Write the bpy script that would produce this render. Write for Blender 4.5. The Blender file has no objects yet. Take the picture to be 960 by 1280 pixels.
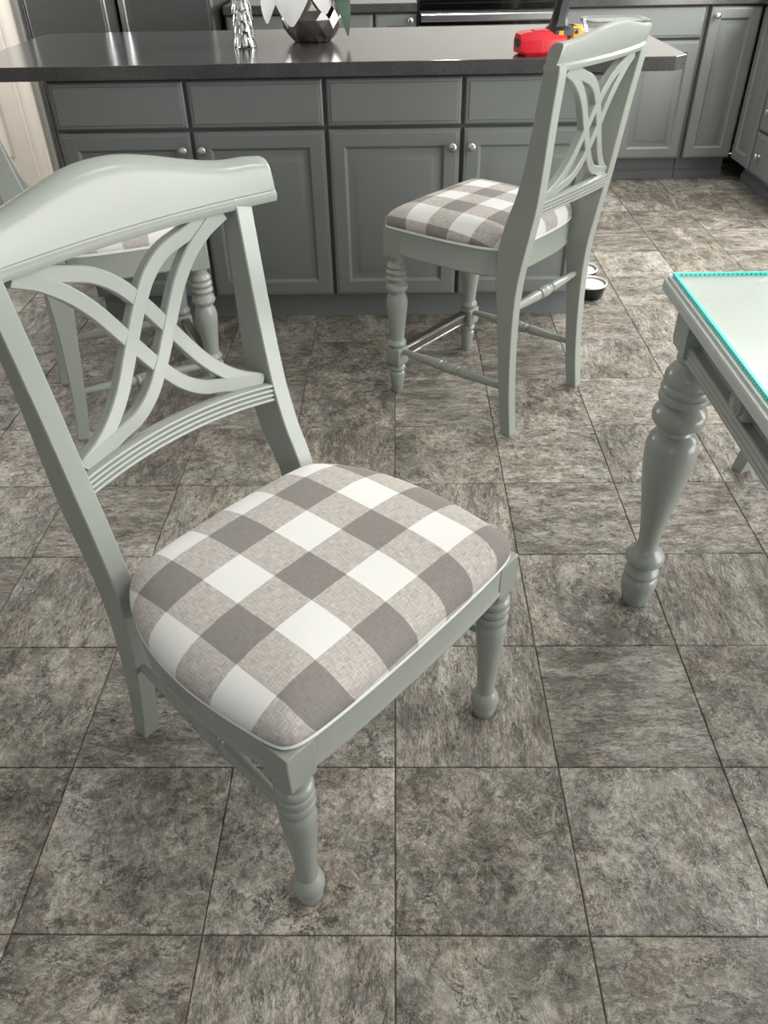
import bpy, bmesh, math, random
from mathutils import Vector, Matrix
random.seed(7)
S = bpy.context.scene
COL = S.collection
R = math.radians

# ------------------------------------------------------------------ camera
F_PX = 983.19
PITCH, YAW, ROLL = 0.6557, -0.023531, -0.021082
CAM = Vector((0.01009, -0.58331, 1.30228))
fwd = Vector((math.sin(YAW)*math.cos(PITCH), math.cos(YAW)*math.cos(PITCH), -math.sin(PITCH)))
rgt = Vector((math.cos(YAW), -math.sin(YAW), 0))
up_ = rgt.cross(fwd)
r2 = math.cos(ROLL)*rgt + math.sin(ROLL)*up_
u2 = -math.sin(ROLL)*rgt + math.cos(ROLL)*up_
cd = bpy.data.cameras.new('camera')
cd.sensor_fit = 'HORIZONTAL'; cd.sensor_width = 36.0; cd.lens = 36.0*F_PX/960.0
cd.clip_start = 0.02
cam = bpy.data.objects.new('camera', cd); COL.objects.link(cam)
M = Matrix((r2, u2, -fwd)).transposed().to_4x4(); M.translation = CAM
cam.matrix_world = M
S.camera = cam

# ------------------------------------------------------------------ world, daylight, exposure
w = bpy.data.worlds.new('world'); S.world = w; w.use_nodes = True
wn = w.node_tree.nodes; bg = wn['Background']
bg.inputs[0].default_value = (0.80, 0.88, 1.0, 1); bg.inputs[1].default_value = 1.0
vs = S.view_settings
vs.view_transform = 'Standard'; vs.look = 'None'; vs.exposure = 0.35; vs.gamma = 1.0
vs.use_curve_mapping = False

def area(name, loc, target, sx, sy, power, col):
    l = bpy.data.lights.new(name, 'AREA'); l.shape = 'RECTANGLE'; l.size = sx; l.size_y = sy
    l.energy = power; l.color = col
    o = bpy.data.objects.new(name, l); COL.objects.link(o); o.location = loc
    d = Vector(target) - Vector(loc)
    o.rotation_euler = d.to_track_quat('-Z', 'Z').to_euler()
    return o
XR, XL, YB, YF, HC = 2.56, -3.0, 4.90, -3.4, 2.50      # room planes
area('daylight_hall_window', (XL+0.02, 3.45, 1.4), (0, 3.45, 1.4), 0.65, 1.3, 22, (0.95, 0.97, 1.0))
area('daylight_patio_door', (XR-0.02, 0.5, 1.12), (0, 0.5, 1.12), 2.6, 2.0, 90, (1.0, 0.985, 0.955))
area('daylight_sink_window', (XR-0.02, 3.25, 1.65), (0, 3.25, 1.65), 1.1, 0.95, 66, (1.0, 0.99, 0.97))
area('daylight_front_window', (-1.1, YF+0.02, 1.5), (-1.1, 0, 1.5), 1.5, 1.3, 7, (0.80, 0.88, 1.0))

# ------------------------------------------------------------------ node helpers
def newmat(name):
    m = bpy.data.materials.new(name); m.use_nodes = True
    nt = m.node_tree; b = nt.nodes['Principled BSDF']
    return m, nt, b
def srgb(r, g, b):
    f = lambda c: (c/255/12.92) if c/255 <= 0.04045 else ((c/255+0.055)/1.055)**2.4
    return (f(r), f(g), f(b), 1)
def node(nt, t, **kw):
    n = nt.nodes.new(t)
    for k, v in kw.items(): setattr(n, k, v)
    return n
def math_(nt, op, a, b=None, c=None):
    n = node(nt, 'ShaderNodeMath', operation=op)
    for i, v in enumerate((a, b, c)):
        if v is None: continue
        if isinstance(v, (int, float)): n.inputs[i].default_value = v
        else: nt.links.new(v, n.inputs[i])
    return n.outputs[0]
def ramp(nt, fac, stops, interp='LINEAR'):
    n = node(nt, 'ShaderNodeValToRGB'); cr = n.color_ramp; cr.interpolation = interp
    while len(cr.elements) < len(stops): cr.elements.new(0.5)
    for e, (p, c) in zip(cr.elements, stops): e.position = p; e.color = c
    nt.links.new(fac, n.inputs[0]); return n.outputs[0]
def mix(nt, fac, a, b, blend='MIX'):
    n = node(nt, 'ShaderNodeMix', data_type='RGBA', blend_type=blend)
    for s, v in ((n.inputs[0], fac), (n.inputs[6], a), (n.inputs[7], b)):
        if isinstance(v, (int, float)): s.default_value = v
        elif isinstance(v, tuple): s.default_value = v
        else: nt.links.new(v, s)
    return n.outputs[2]
def noise(nt, vec, scale, detail=4, rough=0.55, dist=0.0, w=None, typ='FBM'):
    n = node(nt, 'ShaderNodeTexNoise', noise_dimensions='4D' if w is not None else '3D')
    n.noise_type = typ
    n.inputs['Scale'].default_value = scale; n.inputs['Detail'].default_value = detail
    n.inputs['Roughness'].default_value = rough; n.inputs['Distortion'].default_value = dist
    nt.links.new(vec, n.inputs['Vector'])
    if w is not None: nt.links.new(w, n.inputs['W'])
    return n.outputs[0]
def bump(nt, b, h, strength, dist):
    n = node(nt, 'ShaderNodeBump'); n.inputs['Strength'].default_value = strength
    n.inputs['Distance'].default_value = dist
    nt.links.new(h, n.inputs['Height']); nt.links.new(n.outputs[0], b.inputs['Normal'])
def paint(name, col, rough=0.35, var=0.05, spec=0.5, bumps=0.03, scale=60):
    m, nt, b = newmat(name)
    tc = node(nt, 'ShaderNodeTexCoord'); g = tc.outputs['Object']
    n1 = noise(nt, g, 3.0, 3)
    dark = tuple(c*(1-var) for c in col[:3])+(1,); lite = tuple(min(1, c*(1+var)) for c in col[:3])+(1,)
    nt.links.new(ramp(nt, n1, [(0.3, dark), (0.7, lite)]), b.inputs['Base Color'])
    b.inputs['Roughness'].default_value = rough; b.inputs['Specular IOR Level'].default_value = spec
    if bumps: bump(nt, b, noise(nt, g, scale, 3), bumps, 0.002)
    return m
def metal(name, col, rough, aniso_scale=None, met=1.0):
    m, nt, b = newmat(name)
    b.inputs['Metallic'].default_value = met
    tc = node(nt, 'ShaderNodeTexCoord')
    mp = node(nt, 'ShaderNodeMapping'); mp.inputs['Scale'].default_value = aniso_scale or (20, 20, 20)
    nt.links.new(tc.outputs['Object'], mp.inputs[0])
    n = noise(nt, mp.outputs[0], 1.0, 3)
    dark = tuple(c*0.88 for c in col[:3])+(1,)
    nt.links.new(ramp(nt, n, [(0.3, dark), (0.7, col)]), b.inputs['Base Color'])
    b.inputs['Roughness'].default_value = rough
    return m

MAT = {}
MAT['chair'] = paint('chair_grey_paint', srgb(155, 160, 153), 0.23, 0.02, 0.5, 0.02, 90)
MAT['cab'] = paint('cabinet_grey_paint', srgb(116, 120, 118), 0.38, 0.03, 0.5, 0.03, 80)
MAT['cabgapshade'] = paint('cabinet_grey_gap_shade', srgb(78, 81, 80), 0.5, 0.03)  # cabinet grey darkened: shadow in the gaps between fronts is painted into the body
MAT['kick'] = paint('toe_kick_grey_paint', srgb(112, 115, 115), 0.5, 0.03)
MAT['wall'] = paint('wall_paint', srgb(168, 166, 161), 0.8, 0.02)
MAT['splash'] = paint('backsplash_paint', srgb(218, 216, 210), 0.5, 0.02)
MAT['ceil'] = paint('ceiling_paint', srgb(228, 227, 223), 0.9, 0.01)
MAT['door'] = paint('door_cream_paint', srgb(232, 222, 208), 0.45, 0.015)
MAT['gap'] = paint('dark_gap', srgb(40, 41, 41), 0.7, 0.05)
MAT['nickel'] = metal('brushed_nickel', (0.62, 0.60, 0.57, 1), 0.28)
MAT['steel'] = metal('brushed_steel', (0.62, 0.62, 0.62, 1), 0.25, (300, 300, 3))
MAT['darksteel'] = metal('dark_brushed_steel', (0.235, 0.23, 0.225, 1), 0.36, (4, 300, 300))
MAT['silver'] = metal('polished_silver', (0.86, 0.86, 0.85, 1), 0.1)
MAT['hammered'] = metal('hammered_smoked_metal', (0.50, 0.46, 0.43, 1), 0.09)
MAT['blackplastic'] = paint('black_plastic', srgb(26, 26, 27), 0.4, 0.1)
MAT['blackglass'] = paint('black_glass', srgb(8, 8, 9), 0.06, 0.05, 0.6, 0)
MAT['redplastic'] = paint('red_plastic', srgb(222, 32, 50), 0.38, 0.04)
MAT['yellow'] = paint('yellow_plastic', srgb(240, 176, 32), 0.38, 0.04)
MAT['whiteglaze'] = paint('white_glaze', srgb(232, 232, 230), 0.2, 0.02, 0.5, 0)
MAT['blackglaze'] = paint('black_glaze', srgb(18, 18, 19), 0.3, 0.05, 0.5, 0)
MAT['petal'] = paint('white_petal', srgb(244, 243, 244), 0.55, 0.03, 0.3, 0.1, 40)
MAT['leaf'] = paint('green_leaf', srgb(30, 58, 40), 0.6, 0.2, 0.25, 0.1, 40)
MAT['grout'] = paint('grout', srgb(100, 92, 80), 0.75, 0.1)
MAT['piping'] = paint('white_piping', srgb(236, 236, 236), 0.7, 0.02)
MAT['tabletop'] = paint('table_white_paint', srgb(190, 195, 191), 0.4, 0.01, 0.5, 0)
MAT['bronze'] = metal('footrest_metal', (0.30, 0.27, 0.24, 1), 0.3)
MAT['glide'] = paint('dark_glide', srgb(40, 38, 36), 0.6, 0.1)
MAT['rubber'] = paint('soil_dark', srgb(30, 26, 24), 0.8, 0.2)

def counter_mat():
    m, nt, b = newmat('dark_speckled_quartz')
    tc = node(nt, 'ShaderNodeTexCoord'); g = tc.outputs['Object']
    n1 = noise(nt, g, 260, 2, 0.7); n2 = noise(nt, g, 9, 5, 0.6)
    base = ramp(nt, n2, [(0.3, srgb(62, 61, 61)), (0.7, srgb(78, 77, 77))])
    sp = ramp(nt, n1, [(0.60, (0, 0, 0, 1)), (0.72, (1, 1, 1, 1))])
    dk = ramp(nt, noise(nt, g, 170, 2, 0.7), [(0.3, (1, 1, 1, 1)), (0.42, (0, 0, 0, 1))])
    c = mix(nt, sp, base, srgb(118, 117, 116)); c = mix(nt, dk, c, srgb(40, 40, 41))
    nt.links.new(c, b.inputs['Base Color'])
    b.inputs['Roughness'].default_value = 0.16; b.inputs['Specular IOR Level'].default_value = 0.6
    return m
MAT['counter'] = counter_mat()

def slate_mat():
    m, nt, b = newmat('slate_look_tile')
    tc = node(nt, 'ShaderNodeTexCoord'); oi = node(nt, 'ShaderNodeObjectInfo')
    rnd = oi.outputs['Random']
    W = math_(nt, 'MULTIPLY', rnd, 137.0)
    rot = math_(nt, 'MULTIPLY', math_(nt, 'FLOOR', math_(nt, 'MULTIPLY', rnd, 4.0)), math.pi/2)
    # per-tile grain direction and stretch
    vr = node(nt, 'ShaderNodeVectorRotate', rotation_type='Z_AXIS')
    nt.links.new(tc.outputs['Object'], vr.inputs['Vector']); nt.links.new(rot, vr.inputs['Angle'])
    st = math_(nt, 'FRACT', math_(nt, 'MULTIPLY', rnd, 17.31))
    st = math_(nt, 'MULTIPLY_ADD', math_(nt, 'POWER', st, 2.0), 2.2, 1.0)
    cx = node(nt, 'ShaderNodeCombineXYZ'); cx.inputs[0].default_value = 1; cx.inputs[2].default_value = 1
    nt.links.new(st, cx.inputs[1])
    vm = node(nt, 'ShaderNodeVectorMath', operation='MULTIPLY')
    nt.links.new(vr.outputs[0], vm.inputs[0]); nt.links.new(cx.outputs[0], vm.inputs[1])
    v = vm.outputs[0]
    big = noise(nt, v, 5.0, 3, 0.5, 1.0, W)
    med = noise(nt, v, 17, 8, 0.68, 0.9, W)
    fine = noise(nt, v, 75, 6, 0.7, 0.5, W)
    grit = noise(nt, v, 300, 2, 0.6, 0.0, W)
    mask = ramp(nt, noise(nt, v, 9, 2, 0.5, 0.0, W), [(0.46, (0, 0, 0, 1)), (0.58, (1, 1, 1, 1))])
    # ledges of split stone: contour steps of a warped noise
    lay = noise(nt, v, 6.0, 7, 0.62, 0.9, W)
    stp = math_(nt, 'FRACT', math_(nt, 'MULTIPLY', lay, 8.0))
    ledge = ramp(nt, stp, [(0.0, (0, 0, 0, 1)), (0.06, (1, 1, 1, 1)), (0.85, (0.5, 0.5, 0.5, 1)), (1.0, (0, 0, 0, 1))])
    # short dark fissures
    ck = math_(nt, 'ABSOLUTE', math_(nt, 'SUBTRACT', noise(nt, v, 30, 5, 0.65, 1.2, W), 0.5))
    crack = ramp(nt, ck, [(0.0, (1, 1, 1, 1)), (0.03, (0, 0, 0, 1))])
    fm = ramp(nt, noise(nt, v, 24, 2, 0.5, 0.0, math_(nt, 'ADD', W, 9.0)), [(0.50, (0, 0, 0, 1)), (0.60, (1, 1, 1, 1))])
    crack = mix(nt, 1.0, crack, fm, 'MULTIPLY')
    # pale crust
    crust = ramp(nt, noise(nt, v, 10, 9, 0.72, 1.2, math_(nt, 'ADD', W, 55.0)), [(0.54, (0, 0, 0, 1)), (0.64, (1, 1, 1, 1))])
    tone = math_(nt, 'ADD', math_(nt, 'MULTIPLY', big, 0.40), math_(nt, 'ADD', math_(nt, 'MULTIPLY', med, 0.46), math_(nt, 'MULTIPLY', fine, 0.56)))
    tone = math_(nt, 'ADD', tone, math_(nt, 'MULTIPLY', math_(nt, 'SUBTRACT', grit, 0.5), 0.32))
    shift = math_(nt, 'MULTIPLY', math_(nt, 'SUBTRACT', math_(nt, 'FRACT', math_(nt, 'MULTIPLY', rnd, 53.7)), 0.5), 0.07)
    tone = math_(nt, 'ADD', tone, shift)
    c = ramp(nt, tone, [(0.53, srgb(72, 67, 60)), (0.64, srgb(110, 104, 94)), (0.71, srgb(136, 130, 119)), (0.78, srgb(166, 160, 149)), (0.90, srgb(214, 208, 198))])
    c = mix(nt, math_(nt, 'MULTIPLY', crust, 0.42), c, srgb(205, 199, 188))
    cool = ramp(nt, noise(nt, v, 5.5, 4, 0.6, 0.6, math_(nt, 'ADD', W, 31.0)), [(0.48, (0, 0, 0, 1)), (0.64, (1, 1, 1, 1))])
    c = mix(nt, math_(nt, 'MULTIPLY', cool, 0.7), c, mix(nt, 1.0, c, (0.78, 0.82, 0.86, 1), 'MULTIPLY'))
    warm = ramp(nt, noise(nt, v, 6.5, 4, 0.6, 0.6, math_(nt, 'ADD', W, 77.0)), [(0.52, (0, 0, 0, 1)), (0.68, (1, 1, 1, 1))])
    c = mix(nt, math_(nt, 'MULTIPLY', warm, 0.7), c, mix(nt, 1.0, c, (1.10, 1.01, 0.90, 1), 'MULTIPLY'))
    c = mix(nt, math_(nt, 'MULTIPLY', crack, 0.75), c, srgb(50, 45, 40))
    edge = ramp(nt, stp, [(0.0, (1, 1, 1, 1)), (0.05, (0, 0, 0, 1))])
    c = mix(nt, math_(nt, 'MULTIPLY', math_(nt, 'MULTIPLY', edge, mask), 0.6), c, srgb(54, 49, 44))
    vn = math_(nt, 'ABSOLUTE', math_(nt, 'SUBTRACT', noise(nt, v, 8, 8, 0.66, 1.4, math_(nt, 'ADD', W, 101.0)), 0.5))
    vein = ramp(nt, vn, [(0.0, (1, 1, 1, 1)), (0.016, (0, 0, 0, 1))])
    c = mix(nt, math_(nt, 'MULTIPLY', math_(nt, 'MULTIPLY', vein, mask), 0.5), c, srgb(214, 207, 194))
    nt.links.new(c, b.inputs['Base Color'])
    h = math_(nt, 'ADD', math_(nt, 'MULTIPLY', ledge, 0.35), math_(nt, 'ADD', math_(nt, 'MULTIPLY', med, 0.9), math_(nt, 'MULTIPLY', fine, 0.5)))
    h = math_(nt, 'SUBTRACT', h, math_(nt, 'MULTIPLY', crack, 0.7))
    bump(nt, b, h, 0.7, 0.008)
    rr = ramp(nt, fine, [(0.3, (0.30, 0.30, 0.30, 1)), (0.7, (0.46, 0.46, 0.46, 1))])
    nt.links.new(rr, b.inputs['Roughness']); b.inputs['Specular IOR Level'].default_value = 0.55
    return m
MAT['slate'] = slate_mat()

def plaid_mat(name, px, py, ox, oy):
    m, nt, b = newmat(name)
    tc = node(nt, 'ShaderNodeTexCoord'); sx = node(nt, 'ShaderNodeSeparateXYZ')
    nt.links.new(tc.outputs['UV'], sx.inputs[0])
    fu = math_(nt, 'LESS_THAN', math_(nt, 'FRACT', math_(nt, 'MULTIPLY_ADD', sx.outputs[0], 1/(2*px), 0.25-ox/(2*px))), 0.5)
    fv = math_(nt, 'LESS_THAN', math_(nt, 'FRACT', math_(nt, 'MULTIPLY_ADD', sx.outputs[1], 1/(2*py), 0.25-oy/(2*py))), 0.5)
    s = math_(nt, 'MULTIPLY', math_(nt, 'ADD', fu, fv), 0.5)
    wv = node(nt, 'ShaderNodeMapping'); nt.links.new(tc.outputs['UV'], wv.inputs[0])
    n1 = noise(nt, wv.outputs[0], 900, 2, 0.6)
    mp2 = node(nt, 'ShaderNodeMapping'); mp2.inputs['Scale'].default_value = (60, 900, 1); nt.links.new(tc.outputs['UV'], mp2.inputs[0])
    mp3 = node(nt, 'ShaderNodeMapping'); mp3.inputs['Scale'].default_value = (900, 60, 1); nt.links.new(tc.outputs['UV'], mp3.inputs[0])
    wv1 = noise(nt, mp2.outputs[0], 1, 2); wv2 = noise(nt, mp3.outputs[0], 1, 2)
    weave = math_(nt, 'MULTIPLY', math_(nt, 'ADD', wv1, wv2), 0.5)
    tan = ramp(nt, weave, [(0.38, srgb(158, 152, 147)), (0.62, srgb(214, 209, 203))])
    wh = ramp(nt, n1, [(0.3, srgb(229, 229, 227)), (0.7, srgb(238, 238, 236))])
    dk = ramp(nt, weave, [(0.35, srgb(128, 123, 119)), (0.65, srgb(150, 145, 141))])
    c = mix(nt, math_(nt, 'GREATER_THAN', s, 0.25), wh, tan); c = mix(nt, math_(nt, 'GREATER_THAN', s, 0.75), c, dk)
    nt.links.new(c, b.inputs['Base Color']); b.inputs['Roughness'].default_value = 0.85
    b.inputs['Specular IOR Level'].default_value = 0.2
    b.inputs['Sheen Weight'].default_value = 0.1
    bump(nt, b, weave, 0.25, 0.0008)
    return m
MAT['plaid'] = plaid_mat('grey_buffalo_check_fabric', 0.074, 0.081, 0.05, -0.148)

def clear_mat(name, tint, gloss=0.02, vis=0.12):
    m, nt, b = newmat(name)
    out = nt.nodes['Material Output']
    tr = node(nt, 'ShaderNodeBsdfTransparent'); tr.inputs[0].default_value = tint
    gl = node(nt, 'ShaderNodeBsdfGlossy'); gl.inputs['Roughness'].default_value = gloss
    fr = node(nt, 'ShaderNodeFresnel'); fr.inputs[0].default_value = 1.5
    tc = node(nt, 'ShaderNodeTexCoord')
    n = noise(nt, tc.outputs['Object'], 4, 2)
    f = math_(nt, 'ADD', fr.outputs[0], math_(nt, 'MULTIPLY', n, vis))
    geo = node(nt, 'ShaderNodeNewGeometry')
    f = math_(nt, 'MULTIPLY', f, math_(nt, 'SUBTRACT', 1.0, geo.outputs['Backfacing']))
    mx = node(nt, 'ShaderNodeMixShader'); nt.links.new(f, mx.inputs[0])
    nt.links.new(tr.outputs[0], mx.inputs[1]); nt.links.new(gl.outputs[0], mx.inputs[2])
    nt.links.new(mx.outputs[0], out.inputs[0])
    return m
MAT['glass'] = clear_mat('clear_table_glass', (0.985, 0.997, 0.992, 1), 0.01, 0.0)
MAT['clearplastic'] = clear_mat('clear_plastic', (0.9, 0.92, 0.93, 1), 0.12, 0.35)
MAT['windowglass'] = clear_mat('window_glass', (0.97, 0.98, 0.98, 1), 0.01, 0.0)
def edge_mat():
    m, nt, b = newmat('green_glass_edge')
    tc = node(nt, 'ShaderNodeTexCoord'); sx = node(nt, 'ShaderNodeSeparateXYZ'); nt.links.new(tc.outputs['Object'], sx.inputs[0])
    t = math_(nt, 'ADD', sx.outputs[0], sx.outputs[1])
    f = math_(nt, 'LESS_THAN', math_(nt, 'FRACT', math_(nt, 'MULTIPLY', t, 1/0.0085)), 0.42)
    g = math_(nt, 'LESS_THAN', math_(nt, 'ABSOLUTE', math_(nt, 'SUBTRACT', sx.outputs[2], 0.0035)), 0.0016)
    c = mix(nt, math_(nt, 'MULTIPLY', f, g), srgb(96, 244, 230), srgb(20, 140, 134))
    nt.links.new(c, b.inputs['Base Color']); b.inputs['Roughness'].default_value = 0.1
    return m
MAT['glassedge'] = edge_mat()
def emit_mat(name, col, s):
    m, nt, b = newmat(name)
    b.inputs['Emission Color'].default_value = col; b.inputs['Emission Strength'].default_value = s
    b.inputs['Base Color'].default_value = (0.9, 0.9, 0.9, 1)
    return m
MAT['lamp'] = emit_mat('lamp_lens', (1.0, 0.96, 0.9, 1), 10)

# ------------------------------------------------------------------ mesh helpers
class MB:
    def __init__(s): s.v = []; s.f = []; s.uv = None
    def add(s, vs, fs):
        o = len(s.v); s.v += [tuple(x) for x in vs]; s.f += [tuple(i+o for i in f) for f in fs]
    def box(s, x0, x1, y0, y1, z0, z1, bev=0.0):
        if bev <= 0:
            v = [(x, y, z) for z in (z0, z1) for y in (y0, y1) for x in (x0, x1)]
            s.add(v, [(0, 2, 3, 1), (4, 5, 7, 6), (0, 1, 5, 4), (2, 6, 7, 3), (0, 4, 6, 2), (1, 3, 7, 5)])
        else:
            bm = bmesh.new(); bmesh.ops.create_cube(bm, size=1)
            for q in bm.verts:
                q.co = Vector(((x0+x1)/2+q.co.x*(x1-x0), (y0+y1)/2+q.co.y*(y1-y0), (z0+z1)/2+q.co.z*(z1-z0)))
            bmesh.ops.bevel(bm, geom=bm.edges[:], offset=bev, segments=2, affect='EDGES', profile=0.5)
            bm.verts.index_update()
            s.add([q.co[:] for q in bm.verts], [[q.index for q in f.verts] for f in bm.faces]); bm.free()
        return s
    def lathe(s, prof, c=(0, 0, 0), axis='Z', seg=28, frame=None):
        # prof: list of (r, h)
        fr = frame or {'Z': ((1, 0, 0), (0, 1, 0), (0, 0, 1)), 'X': ((0, 1, 0), (0, 0, 1), (1, 0, 0)), 'Y': ((0, 0, 1), (1, 0, 0), (0, 1, 0))}[axis]
        A, B, Cc = (Vector(k) for k in fr); c = Vector(c); vs = []; fs = []
        for r, h in prof:
            for k in range(seg):
                t = 2*math.pi*k/seg
                vs.append(c + A*(r*math.cos(t)) + B*(r*math.sin(t)) + Cc*h)
        n = len(prof)
        for i in range(n-1):
            for k in range(seg):
                k2 = (k+1) % seg
                fs.append((i*seg+k, i*seg+k2, (i+1)*seg+k2, (i+1)*seg+k))
        fs.append(tuple(reversed(range(seg)))); fs.append(tuple((n-1)*seg+k for k in range(seg)))
        s.add(vs, fs); return s
    def loft(s, secs, closed=True, caps=True):
        n = len(secs[0]); vs = [p for q in secs for p in q]; fs = []
        for i in range(len(secs)-1):
            for k in range(n if closed else n-1):
                k2 = (k+1) % n
                fs.append((i*n+k, i*n+k2, (i+1)*n+k2, (i+1)*n+k))
        if caps:
            fs.append(tuple(reversed(range(n)))); fs.append(tuple((len(secs)-1)*n+k for k in range(n)))
        s.add(vs, fs); return s
    def sweep(s, pts, side, wa, wb, ch=0.003):
        # rectangular section: wa along side, wb along t x side; wa/wb may be lists
        secs = []; n = len(pts); P = [Vector(p) for p in pts]; sd0 = Vector(side)
        for i in range(n):
            t = (P[min(i+1, n-1)] - P[max(i-1, 0)]).normalized()
            a = (sd0 - t*sd0.dot(t)).normalized(); b = t.cross(a)
            x = (wa[i] if isinstance(wa, (list, tuple)) else wa)/2; y = (wb[i] if isinstance(wb, (list, tuple)) else wb)/2
            k = min(ch, x*0.6, y*0.6)
            secs.append([P[i]+a*p+b*q for p, q in ((x-k, -y), (x, -y+k), (x, y-k), (x-k, y), (-x+k, y), (-x, y-k), (-x, -y+k), (-x+k, -y))])
        return s.loft(secs)
    def tube(s, p0, p1, prof, seg=16):
        # prof list (r, t in 0..1) between two points
        p0 = Vector(p0); p1 = Vector(p1); d = p1-p0; L = d.length; c = d/L
        a = c.orthogonal().normalized(); b = c.cross(a)
        return s.lathe([(r, t*L) for r, t in prof], p0, seg=seg, frame=(a, b, c))
    def mesh(s, name, mat, smooth=20):
        me = bpy.data.meshes.new(name); me.from_pydata(s.v, [], s.f)
        bm = bmesh.new(); bm.from_mesh(me); bmesh.ops.recalc_face_normals(bm, faces=bm.faces[:]); bm.to_mesh(me); bm.free()
        me.materials.append(MAT[mat] if isinstance(mat, str) else mat)
        if smooth:
            me.shade_smooth(); me.set_sharp_from_angle(angle=R(smooth))
        return me
    def obj(s, name, mat, parent=None, smooth=20, loc=None):
        o = bpy.data.objects.new(name, s.mesh(name, mat, smooth)); COL.objects.link(o)
        if parent is not None: o.parent = parent
        if loc is not None: o.location = loc
        return o
def tag(o, label, cat, group=None):
    o['label'] = label; o['category'] = cat
    if group: o['group'] = group
    return o
def empty(name, loc=(0, 0, 0), rz=0.0):
    o = bpy.data.objects.new(name, None); COL.objects.link(o); o.location = loc; o.rotation_euler = (0, 0, rz)
    o.empty_display_size = 0.1
    return o
def struct(o): o['kind'] = 'structure'; return o
def inst(name, me, parent=None, loc=(0, 0, 0), rot=(0, 0, 0), scale=(1, 1, 1)):
    o = bpy.data.objects.new(name, me); COL.objects.link(o); o.parent = parent
    o.location = loc; o.rotation_euler = rot; o.scale = scale
    return o
def copy_tree(o, parent=None):
    c = o.copy(); COL.objects.link(c); c.parent = parent
    for ch in list(o.children): copy_tree(ch, c)
    return c
def cr(pts, n):
    # Catmull-Rom resample
    P = [Vector(p) for p in pts]; P = [P[0]*2-P[1]] + P + [P[-1]*2-P[-2]]; out = []
    for i in range(1, len(P)-2):
        a, b, c, d = P[i-1:i+3]
        for k in range(n):
            t = k/n
            out.append(0.5*((2*b)+(c-a)*t+(2*a-5*b+4*c-d)*t*t+(3*b-a-3*c+d)*t**3))
    out.append(P[-2]); return out
def lerp_tab(tab, z):
    if z <= tab[0][0]: return tab[0][1:]
    for a, b in zip(tab, tab[1:]):
        if z <= b[0]:
            t = (z-a[0])/(b[0]-a[0]); return tuple(p+(q-p)*t for p, q in zip(a[1:], b[1:]))
    return tab[-1][1:]

# ------------------------------------------------------------------ room shell
T = 0.31
floor = struct(MB().box(XL, XR, YF, YB, -0.06, -0.0035).obj('floor', 'grout', None, 0))
tm = MB()
g = T/2-0.0010; e = 0.0015
tm.loft([[(-g, -g, -0.0055), (g, -g, -0.0055), (g, g, -0.0055), (-g, g, -0.0055)],
         [(-g, -g, -0.0014), (g, -g, -0.0014), (g, g, -0.0014), (-g, g, -0.0014)],
         [(-g+e, -g+e, 0), (g-e, -g+e, 0), (g-e, g-e, 0), (-g+e, g-e, 0)]])
tile_me = tm.mesh('tile', 'slate', 0)
for j in range(-3, 15):
    for i in range(-7, 7):
        cx, cy = (i+0.5)*T, (j+0.5)*T
        if -1.05 < cx < 0.6 and 2.6 < cy < 2.95: continue      # hidden inside the island
        if cx < -1.9 and cy > 4.0: continue
        inst('tile', tile_me, floor, (cx, cy, 0))
def holed_wall(name, axis, pos, a0, a1, z1, holes, thick, mat='wall'):
    # wall in plane axis=pos built round rectangular holes (a0,a1,z0,z1)
    mb = MB(); holes = sorted(holes); cur = a0
    def bx(p, q, za, zb):
        if q-p < 1e-4 or zb-za < 1e-4: return
        if axis == 'X': mb.box(min(pos, pos+thick), max(pos, pos+thick), p, q, za, zb)
        else: mb.box(p, q, min(pos, pos+thick), max(pos, pos+thick), za, zb)
    for h0, h1, hz0, hz1 in holes:
        bx(cur, h0, 0, z1); bx(h0, h1, 0, hz0); bx(h0, h1, hz1, z1); cur = h1
    bx(cur, a1, 0, z1)
    return struct(mb.obj(name, mat, None, 0))
holed_wall('wall_back', 'Y', YB, XL, XR+0.12, HC, [], 0.12, 'splash')
holed_wall('wall_right', 'X', XR, YF, YB, HC, [(-0.85, 1.85, 0.06, 2.16), (2.65, 3.85, 1.12, 2.16)], 0.12)
holed_wall('wall_left', 'X', XL, YF, YB, HC, [(3.1, 3.8, 0.7, 2.1)], -0.12)
holed_wall('wall_front', 'Y', YF, XL, XR, HC, [(-1.9, -0.3, 0.8, 2.2)], -0.12)
holed_wall('wall_pantry', 'Y', 4.02, XL, -1.86, HC, [(-2.80, -1.985, 0.0, 2.05)], 0.10)
struct(MB().box(XL, XR, YF, YB, HC, HC+0.08).obj('ceiling', 'ceil', None, 0))
def window(name, axis, pos, a0, a1, z0, z1, nx, nz):
    w_ = empty(name); struct(w_)
    def B(mb, p, q, za, zb, d0, d1):
        if axis == 'X': mb.box(pos+d0, pos+d1, p, q, za, zb)
        else: mb.box(p, q, pos-d1, pos-d0, za, zb)
        return mb
    fr = MB()
    for p, q, za, zb in ((a0, a0+0.06, z0, z1), (a1-0.06, a1, z0, z1), (a0+0.06, a1-0.06, z0, z0+0.06), (a0+0.06, a1-0.06, z1-0.06, z1)): B(fr, p, q, za, zb, 0.02, 0.09)
    fr.obj('window_frame', 'door', w_, 0)
    for i in range(1, nx):
        x = a0+(a1-a0)*i/nx; B(MB(), x-0.02, x+0.02, z0+0.06, z1-0.06, 0.03, 0.08).obj('mullion', 'door', w_, 0)
    for i in range(1, nz):
        z = z0+(z1-z0)*i/nz; B(MB(), a0+0.06, a1-0.06, z-0.015, z+0.015, 0.035, 0.075).obj('muntin', 'door', w_, 0)
    B(MB(), a0+0.05, a1-0.05, z0+0.05, z1-0.05, 0.05, 0.056).obj('pane', 'windowglass', w_, 0)
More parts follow.
